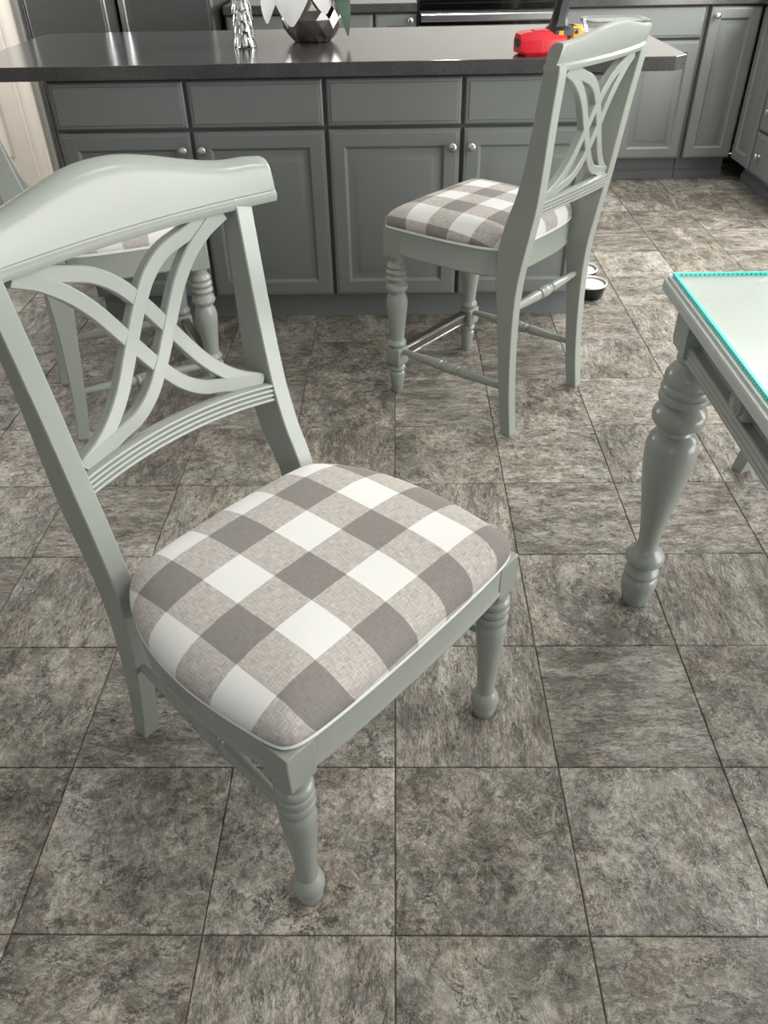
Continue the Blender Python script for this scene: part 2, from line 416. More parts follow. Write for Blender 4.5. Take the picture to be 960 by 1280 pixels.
window('window_1', 'X', XR, -0.85, 1.85, 0.06, 2.16, 3, 1)
window('window_2', 'X', XR, 2.65, 3.85, 1.12, 2.16, 2, 2)
window('window_4', 'X', XL-0.12, 3.1, 3.8, 0.7, 2.1, 2, 1)
window('window_3', 'Y', YF, -1.9, -0.3, 0.8, 2.2, 2, 2)

# loft of rectangular rings (raised panels). ring: (inset, y) in a plane facing -Y; origin bottom-left
def panel_rings(w_, h_, rings):
    mb = MB(); secs = []
    for ins, y in rings:
        secs.append([(ins, y, ins), (w_-ins, y, ins), (w_-ins, y, h_-ins), (ins, y, h_-ins)])
    mb.loft(secs, True, True); return mb
DOOR_R = [(0, 0.0), (0, -0.013), (0.004, -0.018), (0.009, -0.0185), (0.012, -0.0205), (0.052, -0.0205), (0.056, -0.0175), (0.062, -0.011), (0.076, -0.011), (0.094, -0.0185), (0.099, -0.0195)]
DRAW_R = [(0, 0.0), (0, -0.012), (0.005, -0.0165), (0.012, -0.0175), (0.0145, -0.0205), (0.018, -0.0205)]
def door_rings(w_, h_): return panel_rings(w_, h_, [(min(i, w_*0.42), y) for i, y in DOOR_R])
knob_mb = MB().lathe([(0.006, 0), (0.0095, 0.001), (0.0095, 0.003), (0.006, 0.006), (0.0055, 0.012), (0.009, 0.016), (0.0145, 0.019), (0.0158, 0.0225), (0.0148, 0.026), (0.010, 0.0285), (0.004, 0.0295)], seg=24)
knob_me = knob_mb.mesh('knob', 'nickel', 50)

# pantry door (structure) left of the fridge
dr = empty('door_1', (-2.785, 4.045, 0.012)); struct(dr)
MB().box(0, 0.795, 0, 0.035, 0, 2.02, 0.002).obj('door_slab', 'door', dr)
for (x0, x1, z0, z1) in ((0.11, 0.355, 0.22, 0.86), (0.44, 0.685, 0.22, 0.86), (0.11, 0.355, 1.0, 1.9), (0.44, 0.685, 1.0, 1.9)):
    mb = panel_rings(x1-x0, z1-z0, [(0, 0.004), (0, -0.001), (0.012, -0.010), (0.02, -0.010), (0.045, -0.003), (0.06, -0.003)])
    mb.obj('door_panel', 'door', dr, 30, (x0, 0.0, z0))
inst('door_handle', knob_me, dr, (0.06, -0.0, 0.95), (R(90), 0, 0), (1.6, 1.6, 1.6))
cs = empty('trim_1', (0, 0, 0)); struct(cs)
def casing(x0, x1, z0, z1, vert=True, flip=False):
    mb = MB(); W_ = (x1-x0) if vert else (z1-z0)
    prof = [(0, 0), (0, -0.014), (0.012, -0.016), (0.018, -0.012), (0.05, -0.015), (0.062, -0.021), (W_-0.004, -0.022), (W_, -0.018), (W_, 0)]
    if vert: mb.loft([[((x0+p) if not flip else (x1-p), 4.02+y, z) for p, y in prof] for z in (z0, z1)])
    else: mb.loft([[(x, 4.02+y, z0+p) for p, y in prof] for x in (x0, x1)])
    return mb.obj('casing', 'door', cs, 25)
casing(-1.985, -1.895, 0, 2.05); casing(-2.89, -2.80, 0, 2.05, True, True); casing(-2.89, -1.895, 2.05, 2.14, False)

# ------------------------------------------------------------------ cabinets
def add_knob(parent, x, z, y=-0.0205): return inst('knob', knob_me, parent, (x, y, z), (R(90), 0, 0))
def cabinet(name, loc, rz, w_, depth, fronts, label, kick_rec=0.055, h=0.866, kick_h=0.11, mould=False):
    """local: x along the front, front face at y=0 facing -y; fronts: (kind, x0, x1, z0, z1, knob or None)"""
    o = empty(name, loc, rz); tag(o, label, 'cabinet')
    b_ = MB(); b_.box(0, w_, 0.0, depth, kick_h, h); b_.obj('body', 'cabgapshade', o, 0)
    k_ = MB().box(0, w_, kick_rec, depth, 0.0, kick_h); k_.obj('toe_kick', 'kick', o, 0)
    if mould: MB().loft([[(x, kick_rec, 0), (x, kick_rec-0.012, 0), (x, kick_rec-0.012, 0.04), (x, kick_rec-0.004, 0.05), (x, kick_rec, 0.05)] for x in (0.0, w_)]).obj('base_moulding', 'kick', o, 0)
    for kind, x0, x1, z0, z1, kn in fronts:
        if kind == 'door': mb = door_rings(x1-x0, z1-z0); nm = 'door'
        else: mb = panel_rings(x1-x0, z1-z0, DRAW_R); nm = 'drawer_front'
        d = mb.obj(nm, 'cab', o, 30, (x0, 0, z0))
        for k in (kn or []): add_knob(d, k[0]-x0, k[1]-z0)
    return o
def island_fronts(x0):
    f = []
    for (p, q, kx) in ((0.007, 0.458, 0.432), (0.471, 0.922, 0.497)):
        f.append(('drawer', p, q, 0.712, 0.856, None)); f.append(('door', p, q, 0.116, 0.700, [(kx, 0.645)]))
    return f
YI = 2.3575
cabinet('island_cabinet', (-1.158, YI, 0), 0, 0.929, 0.60, island_fronts(0), 'grey island cabinet with two doors, behind the tall back of the nearest chair')
cabinet('island_cabinet', (-0.229, YI, 0), 0, 0.929, 0.60, island_fronts(0), 'grey island cabinet with two doors, behind the stool with the checked seat')
# island worktop with clipped corners
def slab(name, poly, z0, z1, bev, mat, parent=None):
    bm = bmesh.new(); vs_ = [bm.verts.new((x, y, z0)) for x, y in poly]; f = bm.faces.new(vs_)
    ex = bmesh.ops.extrude_face_region(bm, geom=[f])
    for v in ex['geom']:
        if isinstance(v, bmesh.types.BMVert): v.co.z = z1
    bmesh.ops.recalc_face_normals(bm, faces=bm.faces[:])
    ed = [e_ for e_ in bm.edges if abs(e_.verts[0].co.z-e_.verts[1].co.z) < 1e-6]
    if bev: bmesh.ops.bevel(bm, geom=ed, offset=bev, segments=2, affect='EDGES', profile=0.5)
    me = bpy.data.meshes.new(name); bm.to_mesh(me); bm.free(); me.materials.append(MAT[mat])
    me.shade_smooth(); me.set_sharp_from_angle(angle=R(20))
    o = bpy.data.objects.new(name, me); COL.objects.link(o); o.parent = parent
    return o
ck = 0.045
X0, X1, Y0, Y1 = -1.44, 0.955, 2.312, 3.21
tag(slab('island_worktop', [(X0+ck, Y0), (X1-ck, Y0), (X1, Y0+ck), (X1, Y1-ck), (X1-ck, Y1), (X0+ck, Y1), (X0, Y1-ck), (X0, Y0+ck)], 0.866, 0.908, 0.0022, 'counter'),
    'dark speckled stone worktop of the island, holding the vase and the drill', 'worktop')
# back run
YK = 4.27
cabinet('base_cabinet', (-0.885, YK, 0), 0, 0.785, 0.60,
        [('drawer', 0.008, 0.385, 0.715, 0.858, None), ('drawer', 0.397, 0.775, 0.715, 0.858, None), ('door', 0.008, 0.385, 0.118, 0.703, [(0.36, 0.65)]), ('door', 0.397, 0.775, 0.118, 0.703, [(0.42, 0.65)])],
        'grey base cabinet with drawer fronts between the fridge and the narrow door, behind the vase', mould=True, kick_rec=0.07)
cabinet('base_cabinet', (-0.1, YK, 0), 0, 0.228, 0.60, [('door', 0.006, 0.222, 0.118, 0.858, [(0.190, 0.828)])],
        'narrow grey base cabinet with one knob just left of the oven', mould=True, kick_rec=0.07)
cabinet('base_cabinet', (0.885, YK, 0), 0, 0.755, 0.60,
        [('drawer', 0.01, 0.737, 0.726, 0.866, None), ('door', 0.01, 0.366, 0.131, 0.714, [(0.34, 0.65)]), ('door', 0.382, 0.737, 0.131, 0.714, [(0.41, 0.66)])],
        'grey base cabinet with a wide drawer over two doors, right of the oven', mould=True, kick_rec=0.075, h=0.873, kick_h=0.125)
co = cabinet('corner_cabinet', (1.645, YK, 0), 0, 0.275, 0.60, [('door', 0.006, 0.268, 0.131, 0.866, [(0.036, 0.826)])],
        'grey corner cabinet with a tall narrow door and one knob, far right', mould=True, kick_rec=0.075, h=0.873, kick_h=0.125)
rf = cabinet('corner_side_cabinet', (1.92+0.0205, YK, 0), R(-90), 0.30, 0.59, [('door', 0.024, 0.288, 0.131, 0.866, None)],
        'narrow grey cabinet door without a knob, turned sideways in the far right corner', mould=True, kick_rec=0.09, h=0.873, kick_h=0.125)
dw = cabinet('drawer_cabinet', (1.92+0.0205, YK-0.302, 0), R(-90), 0.46, 0.59,
        [('drawer', 0.006, 0.452, 0.131, 0.328, [(0.11, 0.228), (0.34, 0.228)]), ('drawer', 0.006, 0.452, 0.340, 0.548, [(0.11, 0.44), (0.34, 0.44)]), ('drawer', 0.006, 0.452, 0.560, 0.708, [(0.11, 0.634), (0.34, 0.634)]), ('drawer', 0.006, 0.452, 0.720, 0.866, [(0.11, 0.79), (0.34, 0.79)])],
        'grey cabinet with a stack of drawers at the right edge of the picture', mould=True, kick_rec=0.09, h=0.873, kick_h=0.125)
tag(slab('back_worktop', [(-0.885, 4.235), (0.125, 4.235), (0.125, 4.88), (-0.885, 4.88)], 0.868, 0.908, 0.004, 'counter'),
    'dark stone worktop behind the vase, between fridge and oven', 'worktop')
tag(slab('corner_worktop', [(0.885, 4.235), (1.90, 4.235), (1.90, 3.5), (2.55, 3.5), (2.55, 4.88), (0.885, 4.88)], 0.875, 0.915, 0.004, 'counter'),
    'dark stone worktop running round the far right corner', 'worktop')

# ------------------------------------------------------------------ fridge
fg = tag(empty('refrigerator', (-1.365, 4.0, 0)), 'dark stainless side by side refrigerator in the far left corner', 'refrigerator')
MB().box(-0.455, 0.455, 0.075, 0.80, 0.03, 1.76, 0.006).obj('body', 'darksteel', fg)
for sx in (-1, 1):
    d = MB().box(min(sx*0.006, sx*0.459), max(sx*0.006, sx*0.459), 0.0, 0.07, 0.06, 1.76, 0.012).obj('door', 'darksteel', fg)
    hx = sx*0.048
    hd = MB(); hd.sweep([(hx, -0.002, 0.55), (hx, -0.04, 0.565), (hx, -0.052, 0.62), (hx, -0.052, 1.52), (hx, -0.04, 1.575), (hx, -0.002, 1.59)], (1, 0, 0), 0.022, 0.018, 0.006)
    hd.obj('handle', 'steel', d)
MB().box(-0.44, 0.44, 0.03, 0.1, 0.0, 0.06).obj('toe_grille', 'blackplastic', fg, 0)
MB().box(0.4595, 0.464, 0.0, 0.07, 0.06, 1.76).obj('edge_trim', 'steel', fg, 0)
MB().box(-0.464, -0.4595, 0.0, 0.07, 0.06, 1.76).obj('edge_trim', 'steel', fg, 0)

# ------------------------------------------------------------------ oven range
ov = tag(empty('oven_range', (0.505, 4.235, 0)), 'stainless oven range with black glass front and long bar handle', 'oven')
MB().box(-0.372, 0.372, 0.03, 0.63, 0.02, 0.905).obj('body', 'darksteel', ov, 0)
MB().box(-0.372, 0.372, -0.012, 0.63, 0.905, 0.922, 0.004).obj('cooktop', 'blackglass', ov)
MB().box(-0.37, 0.37, -0.008, 0.03, 0.872, 0.905, 0.003).obj('control_panel', 'blackglass', ov)
od = MB().box(-0.37, 0.37, -0.01, 0.03, 0.24, 0.866, 0.005).obj('oven_door', 'steel', ov)
MB().box(-0.37, 0.37, -0.0135, -0.009, 0.806, 0.864, 0.001).obj('glass_band', 'blackglass', od)
MB().box(-0.27, 0.27, -0.013, -0.009, 0.38, 0.70, 0.001).obj('window', 'blackglass', od)
hb = MB(); hb.sweep([(-0.362, -0.055, 0.845), (0.362, -0.055, 0.845)], (0, 0, 1), 0.036, 0.020, 0.007)
hb.obj('handle', 'steel', od)
for sx in (-1, 1): MB().box(sx*0.33-0.012, sx*0.33+0.012, -0.05, -0.009, 0.833, 0.857).obj('handle_bracket', 'steel', od, 0)
wd = MB().box(-0.37, 0.37, -0.008, 0.03, 0.06, 0.232, 0.004).obj('warming_drawer', 'steel', ov)

# ------------------------------------------------------------------ chairs
UU = [(-0.186, 0.909), (-0.15, 0.8865), (-0.112, 0.857), (-0.080, 0.822), (-0.054, 0.783), (-0.030, 0.745), (-0.005, 0.707), (0.027, 0.667), (0.064, 0.640), (0.110, 0.624), (0.184, 0.602)]
LEGS = {
 'dining': [(0.0195, 0), (0.0215, 0.003), (0.0235, 0.016), (0.0248, 0.025), (0.0235, 0.029), (0.0235, 0.031), (0.0265, 0.034), (0.0278, 0.042), (0.0268, 0.052), (0.0225, 0.061), (0.0178, 0.068), (0.0175, 0.080), (0.0195, 0.120), (0.023, 0.170), (0.0265, 0.215), (0.0285, 0.242), (0.0275, 0.256), (0.0235, 0.263), (0.0235, 0.266), (0.0285, 0.270), (0.030, 0.276), (0.0285, 0.282), (0.0245, 0.286), (0.0285, 0.290), (0.030, 0.296), (0.0285, 0.302), (0.0245, 0.306), (0.0285, 0.310), (0.0295, 0.316), (0.028, 0.322), (0.0245, 0.326), (0.0245, 0.335), (0.026, 0.345), (0.026, 0.36)],
 'stool_top': [(0.0175, 0.162), (0.0215, 0.168), (0.0245, 0.176), (0.0225, 0.184), (0.0185, 0.190), (0.0195, 0.215), (0.0235, 0.260), (0.0275, 0.300), (0.028, 0.320), (0.025, 0.336), (0.0195, 0.346), (0.0195, 0.349), (0.026, 0.354), (0.0295, 0.364), (0.0275, 0.374), (0.021, 0.382), (0.021, 0.386), (0.0255, 0.390), (0.0275, 0.396), (0.0255, 0.402), (0.0225, 0.405), (0.0255, 0.409), (0.0275, 0.415), (0.0255, 0.421), (0.0225, 0.424), (0.0245, 0.428), (0.026, 0.433), (0.0235, 0.440), (0.019, 0.446), (0.019, 0.456), (0.0235, 0.466), (0.024, 0.482)],
 'stool_foot': [(0.0135, 0), (0.015, 0.003), (0.0175, 0.045), (0.0205, 0.066), (0.0195, 0.072), (0.0165, 0.076), (0.0165, 0.079), (0.0215, 0.084), (0.0225, 0.090), (0.0205, 0.097), (0.0165, 0.101), (0.0175, 0.108)]}
CH = {
 'dining': dict(fx=0.247, fy=0.0, fz0=0.355, fz1=0.420, blk=0.026,
    post=[(0, 0.226, -0.4890, 0.034), (0.1, 0.222, -0.4720, 0.04), (0.2, 0.219, -0.4600, 0.048), (0.32, 0.217, -0.4520, 0.06), (0.42, 0.2145, -0.4640, 0.072), (0.5, 0.211, -0.4950, 0.08), (0.56, 0.2105, -0.5125, 0.079), (0.62, 0.211, -0.5230, 0.072), (0.75, 0.215, -0.5385, 0.055), (0.905, 0.2225, -0.5570, 0.038)],
    crest=(0.905, 0.290, 0.072, 0.114), rail=(0.567, 0.603), lat=(1.0, 0.606, 0.902), post_top=0.93, pw=0.034, back=0,
    outline=[(0.0, 0.038), (0.10, 0.037), (0.18, 0.034), (0.235, 0.029), (0.262, 0.018), (0.274, -0.005), (0.282, -0.06), (0.288, -0.13), (0.288, -0.19), (0.280, -0.26), (0.264, -0.32), (0.238, -0.375), (0.205, -0.412), (0.15, -0.424), (0.07, -0.428), (0.0, -0.429)]),
 'stool': dict(fx=0.201, fy=0.0, fz0=0.476, fz1=0.548, blk=0.029,
    post=[(0, 0.203, -0.4440, 0.036), (0.12, 0.2, -0.4270, 0.038), (0.25, 0.198, -0.4145, 0.043), (0.38, 0.196, -0.4045, 0.055), (0.48, 0.193, -0.3995, 0.073), (0.55, 0.191, -0.4050, 0.082), (0.62, 0.189, -0.4180, 0.08), (0.69, 0.188, -0.4360, 0.068), (0.78, 0.192, -0.4525, 0.055), (0.88, 0.199, -0.4660, 0.048), (1, 0.208, -0.4840, 0.042)],
    crest=(0.996, 0.2265, 0.060, 0.083), rail=(0.655, 0.693), lat=(0.90, 0.697, 0.993), post_top=1.012, pw=0.036, back=1,
    outline=[(0.0, 0.036), (0.09, 0.0355), (0.16, 0.034), (0.212, 0.031), (0.228, 0.024), (0.233, 0.010), (0.234, -0.03), (0.234, -0.09), (0.233, -0.15), (0.230, -0.21), (0.224, -0.27), (0.212, -0.33), (0.186, -0.372), (0.12, -0.388), (0.06, -0.393), (0.0, -0.394)]),
}
def outline_pts(o, n=6):
    half = cr([(x, y, 0) for x, y in o], n)
    full = [Vector(p) for p in half] + [Vector((-p.x, p.y, 0)) for p in reversed(half[1:-1])]
    return full
def smooth01(t): t = max(0, min(1, t)); return t*t*(3-2*t)
def make_chair(kind, label, group=None, fabric='plaid'):
    k = CH[kind]
    t = tag(empty({'dining': 'dining_chair', 'stool': 'counter_stool'}[kind]), label, {'dining': 'chair', 'stool': 'stool'}[kind], group)
    tab = k['post']
    # rear posts (leg + back upright in one)
    pts_t = cr([(p[1], p[2], p[0]) for p in tab], 5); dep = cr([(p[3], 0, 0) for p in tab], 5)
    def ypost(z):
        zz = [(p.z, p.y, p.x) for p in pts_t]; return lerp_tab(zz, z)
    def yface(z, inset):
        dd = lerp_tab([(p.z, d.x) for p, d in zip(pts_t, dep)], z)[0]/2
        return ypost(z)[0] + (dd-inset if not k['back'] else -dd+inset)
    tilt = (tab[-1][2]-tab[-3][2])/(tab[-1][0]-tab[-3][0])
    for s in (1, -1):
        P = [(s*p.x, p.y, p.z) for p in pts_t]; D_ = [d.x for d in dep]
        last = P[-1]; P.append((last[0], last[1]+tilt*(k['post_top']-last[2]), k['post_top'])); D_.append(0.022 if kind == 'dining' else 0.036)
        MB().sweep(P, (1, 0, 0), k['pw'], D_, 0.002).obj('rear_post', 'chair', t)
        MB().lathe([(0.010, -0.001), (0.010, 0.002)], (s*tab[0][1], tab[0][2], 0.001), seg=12).obj('glide', 'glide', t)
    # front legs
    for s in (1, -1):
        c = (s*k['fx'], k['fy'], 0)
        if kind == 'dining':
            lg = MB().lathe(LEGS['dining'], (0, 0, 0), seg=32).obj('front_leg', 'chair', t, 30, c)
        else:
            m_ = MB().lathe([(r*1.22, z) for r, z in LEGS['stool_top']], seg=32).lathe([(r*1.22, z) for r, z in LEGS['stool_foot']], seg=32)
            m_.box(-0.027, 0.027, -0.027, 0.027, 0.105, 0.164, 0.004)
            lg = m_.obj('front_leg', 'chair', t, 30, c)
        b = k['blk']
        MB().box(c[0]-b, c[0]+b, c[1]-b, c[1]+b, k['fz0']-0.012, k['fz1']-0.001, 0.003).obj('leg_block', 'chair', t)
    # seat frame ring following the seat outline
    op = outline_pts(k['outline']); cen = Vector((0, -0.19 if kind == 'dining' else -0.17, 0))
    def ring(f, z): return [(cen.x+(p.x-cen.x)*f, cen.y+(p.y-cen.y)*f, z) for p in op]
    z0, z1 = k['fz0'], k['fz1']
    mf = MB(); mf.loft([ring(0.90, z0+0.004), ring(0.962, z0+0.002), ring(0.974, z0), ring(0.982, z0+0.004), ring(0.976, z0+0.010), ring(0.970, z0+0.013), ring(0.972, z1-0.006), ring(0.966, z1), ring(0.90, z1)], True, False)
    mf.obj('seat_frame', 'chair', t, 30)
    # piping and cushion
    pr = [(0.968, 0.0), (0.985, 0.0015), (0.990, 0.005), (0.985, 0.0085), (0.972, 0.010)]
    mp_ = MB(); mp_.loft([ring(f, z1+h) for f, h in pr], True, True); 
    prof = [(0.955, 0.006), (0.978, 0.007), (0.988, 0.011), (0.990, 0.018), (0.981, 0.027), (0.960, 0.0365), (0.925, 0.045), (0.87, 0.0535), (0.79, 0.0605), (0.68, 0.067), (0.5, 0.0715), (0.3, 0.0735), (0.12, 0.0743), (0.0, 0.0745)]
    if kind == 'stool': prof = [(f, 0.006+(h-0.006)*1.0) for f, h in prof]
    vs_ = []; fs = []; uvs = []; n = len(op)
    for p in op:
        rr = (p-cen).length; acc = 0; L = []
        for a, b in zip(list(reversed(prof)), list(reversed(prof))[1:]):
            L.append(acc); acc += math.hypot((b[0]-a[0])*rr, b[1]-a[1])
        L.append(acc); L.reverse(); uvs.append([(cen + (p-cen).normalized()*l) for l in L])
    m_ = len(prof)-1
    for i in range(m_):
        for j in range(n):
            p = op[j]; f, h = prof[i]
            vs_.append((cen.x+(p.x-cen.x)*f, cen.y+(p.y-cen.y)*f, z1+h))
    vs_.append((cen.x, cen.y, z1+prof[-1][1])); tip = len(vs_)-1
    uvv = [uvs[j][i] for i in range(m_) for j in range(n)] + [cen]
    for i in range(m_-1):
        for j in range(n):
            j2 = (j+1) % n; fs.append((i*n+j, i*n+j2, (i+1)*n+j2, (i+1)*n+j))
    for j in range(n): fs.append(((m_-1)*n+j, (m_-1)*n+(j+1) % n, tip))
    me = bpy.data.meshes.new('cushion'); me.from_pydata(vs_, [], fs)
    ul = me.uv_layers.new(name='UVMap')
    for lp in me.loops: ul.data[lp.index].uv = (uvv[lp.vertex_index].x, uvv[lp.vertex_index].y)
    me.materials.append(MAT[fabric] if isinstance(fabric, str) else fabric); me.shade_smooth()
    cu = bpy.data.objects.new('seat_cushion', me); COL.objects.link(cu); cu.parent = t
    mp_.obj('piping', 'piping', cu, 50)
    # crest rail
    zb, hl, hend, hmid = k['crest']
    pz = ypost(zb)
    bow = 0.36
    xpost = pz[1]
    ycr = pz[0] + 0.0135 - bow*xpost*xpost          # front face at x = 0
    def topz(x):
        a = abs(x)/hl
        return zb + hend + 0.004*smooth01((a-0.8)/0.2)*0 + (hmid-hend)*(1-smooth01((a-0.02)/(0.80 if kind == 'dining' else 0.98))) + ((-0.004*smooth01((a-0.86)/0.14)) if kind == 'dining' else 0.0)
    secs = []; NS = 56
    for i in range(-1, NS+2):
        en = 1.0 if 0 <= i <= NS else 0.0
        x = max(-1, min(1, -1+2*i/NS))*(hl-0.004)
        if not en: x = hl if i > 0 else -hl
        H = topz(x)-zb
        sec = [(0.004, 0), (0.0065, 0.005), (0.0065, 0.011), (0.003, 0.0145), (0.0022, 0.0165), (0.0035, 0.0185), (0.0033, 0.40*H), (0.0026, 0.58*H), (0.0008, 0.74*H), (-0.0025, 0.86*H), (-0.0075, 0.94*H), (-0.0135, 0.985*H), (-0.0200, H), (-0.0262, 0.985*H), (-0.0302, 0.94*H), (-0.0315, 0.86*H), (-0.0290, 0.55*H), (-0.0265, 0.0185), (-0.0255, 0.0165), (-0.0265, 0.0145), (-0.0295, 0.011), (-0.0295, 0.005), (-0.027, 0)]
        pts = []
        for dy, h in sec:
            if kind == 'stool': dy = -0.013+(dy+0.013)*1.12
            if not en: dy = -0.0115 + (dy+0.0115)*(0.78 if kind == 'dining' else 0.93); h = H/2+(h-H/2)*(0.93 if kind == 'dining' else 0.97)
            xx = x*(1-0.008*(h/max(H, 1e-4))) 
            z = zb+h
            pts.append((xx, ycr + bow*x*x + dy + tilt*(z-zb), z))
        secs.append(pts)
    MB().loft(secs).obj('crest_rail', 'chair', t, 32)
    # lower back rail with reeds, both faces
    ra, rb = k['rail']; xr = lerp_tab([(p.z, p.x) for p in pts_t], (ra+rb)/2)[0]-0.008
    secs = []
    for i in range(33):
        x = -xr + 2*xr*i/32; a = x/xr; lift = 0.014*(1-a*a); H = rb-ra
        y0 = yface((ra+rb)/2, 0.0125) - (0.016 if kind == 'dining' else 0.026)*(1-a*a)
        sec = []
        for q in range(4):
            h0 = H*q/4
            sec += [(0.007, h0+0.0006), (0.0105, h0+0.002), (0.0118, h0+H/8), (0.0105, h0+H/4-0.002), (0.007, h0+H/4-0.0006)]
        sec = sec + [(-dy, h) for dy, h in reversed(sec)]
        secs.append([(x, y0+dy+tilt*(h-H/2), ra+lift+h) for dy, h in sec])
    MB().loft(secs).obj('lower_back_rail', 'chair', t, 25)
    # pierced splat: four crossing strands
    sx, la, lb = k['lat']; sp = MB()
    def lat3(x, z, off=0.0):
        z2 = la + (z-0.606)/(0.905-0.606)*(lb-la); x2 = x*sx
        if z2 < la+0.03: z2 += 0.014*(1-(x2/xr)**2)*(1-(z2-la)/0.03)*0.6
        yb = yface(z2, 0.021); wdt = 0.21*sx
        return Vector((x2, yb - 0.017*(1-(x2/wdt)**2) + off, z2))
    for s in (1, -1):
        for rev in (0, 1):
            pts2 = [(x, z) if not rev else (-x, 1.511-z) for x, z in UU]
            P = cr([(x, 0, z) for x, z in pts2], 5)
            path = [lat3(s*p.x, p.z, 0.0001*s) for p in P]; nP = len(path)
            wd_ = []
            for i in range(nP):
                u = min(i, nP-1-i)/(nP-1); wd_.append((0.0255+0.010*max(0, 1-u/0.10))*(0.6+0.4*sx))
            sp.sweep(path, (0, 1, -tilt), 0.021 if s > 0 else 0.0206, wd_, 0.002)
    # corner webs of the splat
    for s in (1, -1):
        for zz in (0, 1):
            pts2 = [(0.188, 0.898), (0.150, 0.894), (0.112, 0.889)] if zz else [(0.188, 0.613), (0.150, 0.616), (0.112, 0.621)]
            sp.sweep([lat3(s*x, z) for x, z in pts2], (0, 1, -tilt), 0.0155, [0.012, 0.026, 0.016], 0.002)
    sp.obj('back_splat', 'chair', t, 30)
    # stretchers
    SP = [(0.0065, 0), (0.008, 0.04), (0.0115, 0.25), (0.0135, 0.375), (0.013, 0.40), (0.009, 0.41), (0.0085, 0.418), (0.0135, 0.428), (0.0145, 0.443), (0.0125, 0.455), (0.0145, 0.466), (0.0155, 0.5), (0.0145, 0.534), (0.0125, 0.545), (0.0145, 0.557), (0.0135, 0.572), (0.0085, 0.582), (0.009, 0.59), (0.013, 0.60), (0.0135, 0.625), (0.0115, 0.75), (0.008, 0.96), (0.0065, 1)]
    if kind == 'stool': SP = [(r*1.18, t_) for r, t_ in SP]
    zs = 0.222 if kind == 'dining' else 0.150
    for s in (1, -1):
        yp, xp = ypost(zs)
        MB().tube((s*(k['fx']-0.002), k['fy']-0.018, zs), (s*xp, yp+0.012, zs), SP, 18).obj('side_stretcher', 'chair', t, 40)
    zr = 0.29 if kind == 'dining' else 0.385
    yp, xp = ypost(zr)
    if kind == 'stool':
        MB().tube((-xp+0.010, yp, zr), (xp-0.010, yp, zr), SP, 18).obj('rear_stretcher', 'chair', t, 40)
        fs_ = MB().box(-k['fx']+0.02, k['fx']-0.02, -0.010, 0.012, 0.114, 0.152, 0.002).obj('footrest', 'chair', t)
        MB().box(-k['fx']+0.027, k['fx']-0.027, -0.0125, -0.0095, 0.117, 0.149, 0.001).obj('kick_plate', 'bronze', fs_)
        MB().box(-k['fx']+0.027, k['fx']-0.027, -0.012, 0.014, 0.1515, 0.1540, 0.0008).obj('kick_plate', 'bronze', fs_)
        for z_ in (0.119, 0.147): MB().box(-k['fx']+0.027, k['fx']-0.027, -0.0145, -0.0120, z_-0.0022, z_+0.0022, 0.0006).obj('trim_strip', 'silver', fs_)
    return t
ch1 = make_chair('dining', 'light grey dining chair with checked cushion standing nearest the camera')
ch1.location = (0.019, 0.253, 0); ch1.rotation_euler.z = R(-130.54)
ch2 = copy_tree(ch1)
ch2['label'] = 'grey dining chair beyond the table of which only one square foot shows'
fa = R(-155); cs_, sn_ = math.cos(fa), math.sin(fa); lx, ly = 0.226, -0.490
ch2.location = (0.993-(cs_*lx-sn_*ly), 1.30-(sn_*lx+cs_*ly), 0); ch2.rotation_euler.z = fa
MAT['plaid2'] = plaid_mat('grey_buffalo_check_fabric_stool', 0.074, 0.078, 0.03, -0.012)
st1 = make_chair('stool', 'tall grey counter stool with checked cushion and fretwork back, before the pet bowls', None, 'plaid2')
st1.location = (0.137, 1.942, 0); st1.rotation_euler.z = R(50.48)
st2 = copy_tree(st1)
st2['label'] = 'grey counter stool half hidden behind the back of the nearest chair'
st2.location = (-0.668, 1.885, 0); st2.rotation_euler.z = R(-63.9)

# ------------------------------------------------------------------ dining table
tb = tag(empty('dining_table', (0.507, 0.854, 0)), 'light grey dining table with fat turned legs and a glass top', 'table')
LX, LY, ZT = 1.02, 1.75, 0.752      # local: x to the right, y towards -LY
MB().box(0, LX, -LY, 0, ZT-0.030, ZT-0.006, 0.006).box(0.006, LX-0.006, -LY+0.006, -0.006, ZT-0.008, ZT, 0.0025).obj('table_top', 'tabletop', tb)
leg_prof = [(0.026, 0), (0.029, 0.004), (0.036, 0.035), (0.0395, 0.058), (0.040, 0.068), (0.037, 0.079), (0.0335, 0.083), (0.0335, 0.086), (0.037, 0.090), (0.038, 0.097), (0.035, 0.104), (0.028, 0.110), (0.028, 0.116), (0.036, 0.122), (0.0425, 0.131), (0.043, 0.139), (0.038, 0.150), (0.028, 0.160), (0.0225, 0.172), (0.0225, 0.19), (0.0265, 0.23), (0.034, 0.28), (0.042, 0.33), (0.048, 0.37), (0.0515, 0.41), (0.0515, 0.432), (0.048, 0.449), (0.040, 0.460), (0.032, 0.465), (0.030, 0.470), (0.033, 0.475), (0.045, 0.483), (0.0515, 0.493), (0.0525, 0.503), (0.0495, 0.514), (0.041, 0.523), (0.037, 0.527), (0.040, 0.531), (0.0465, 0.536), (0.0485, 0.543), (0.047, 0.550), (0.0435, 0.553), (0.0465, 0.557), (0.0475, 0.563), (0.0455, 0.569), (0.0425, 0.572), (0.045, 0.578), (0.0435, 0.592), (0.037, 0.604), (0.029, 0.611), (0.026, 0.616), (0.030, 0.622), (0.030, 0.628), (0.026, 0.632), (0.026, 0.65)]
IX, IY = 0.056, 0.090
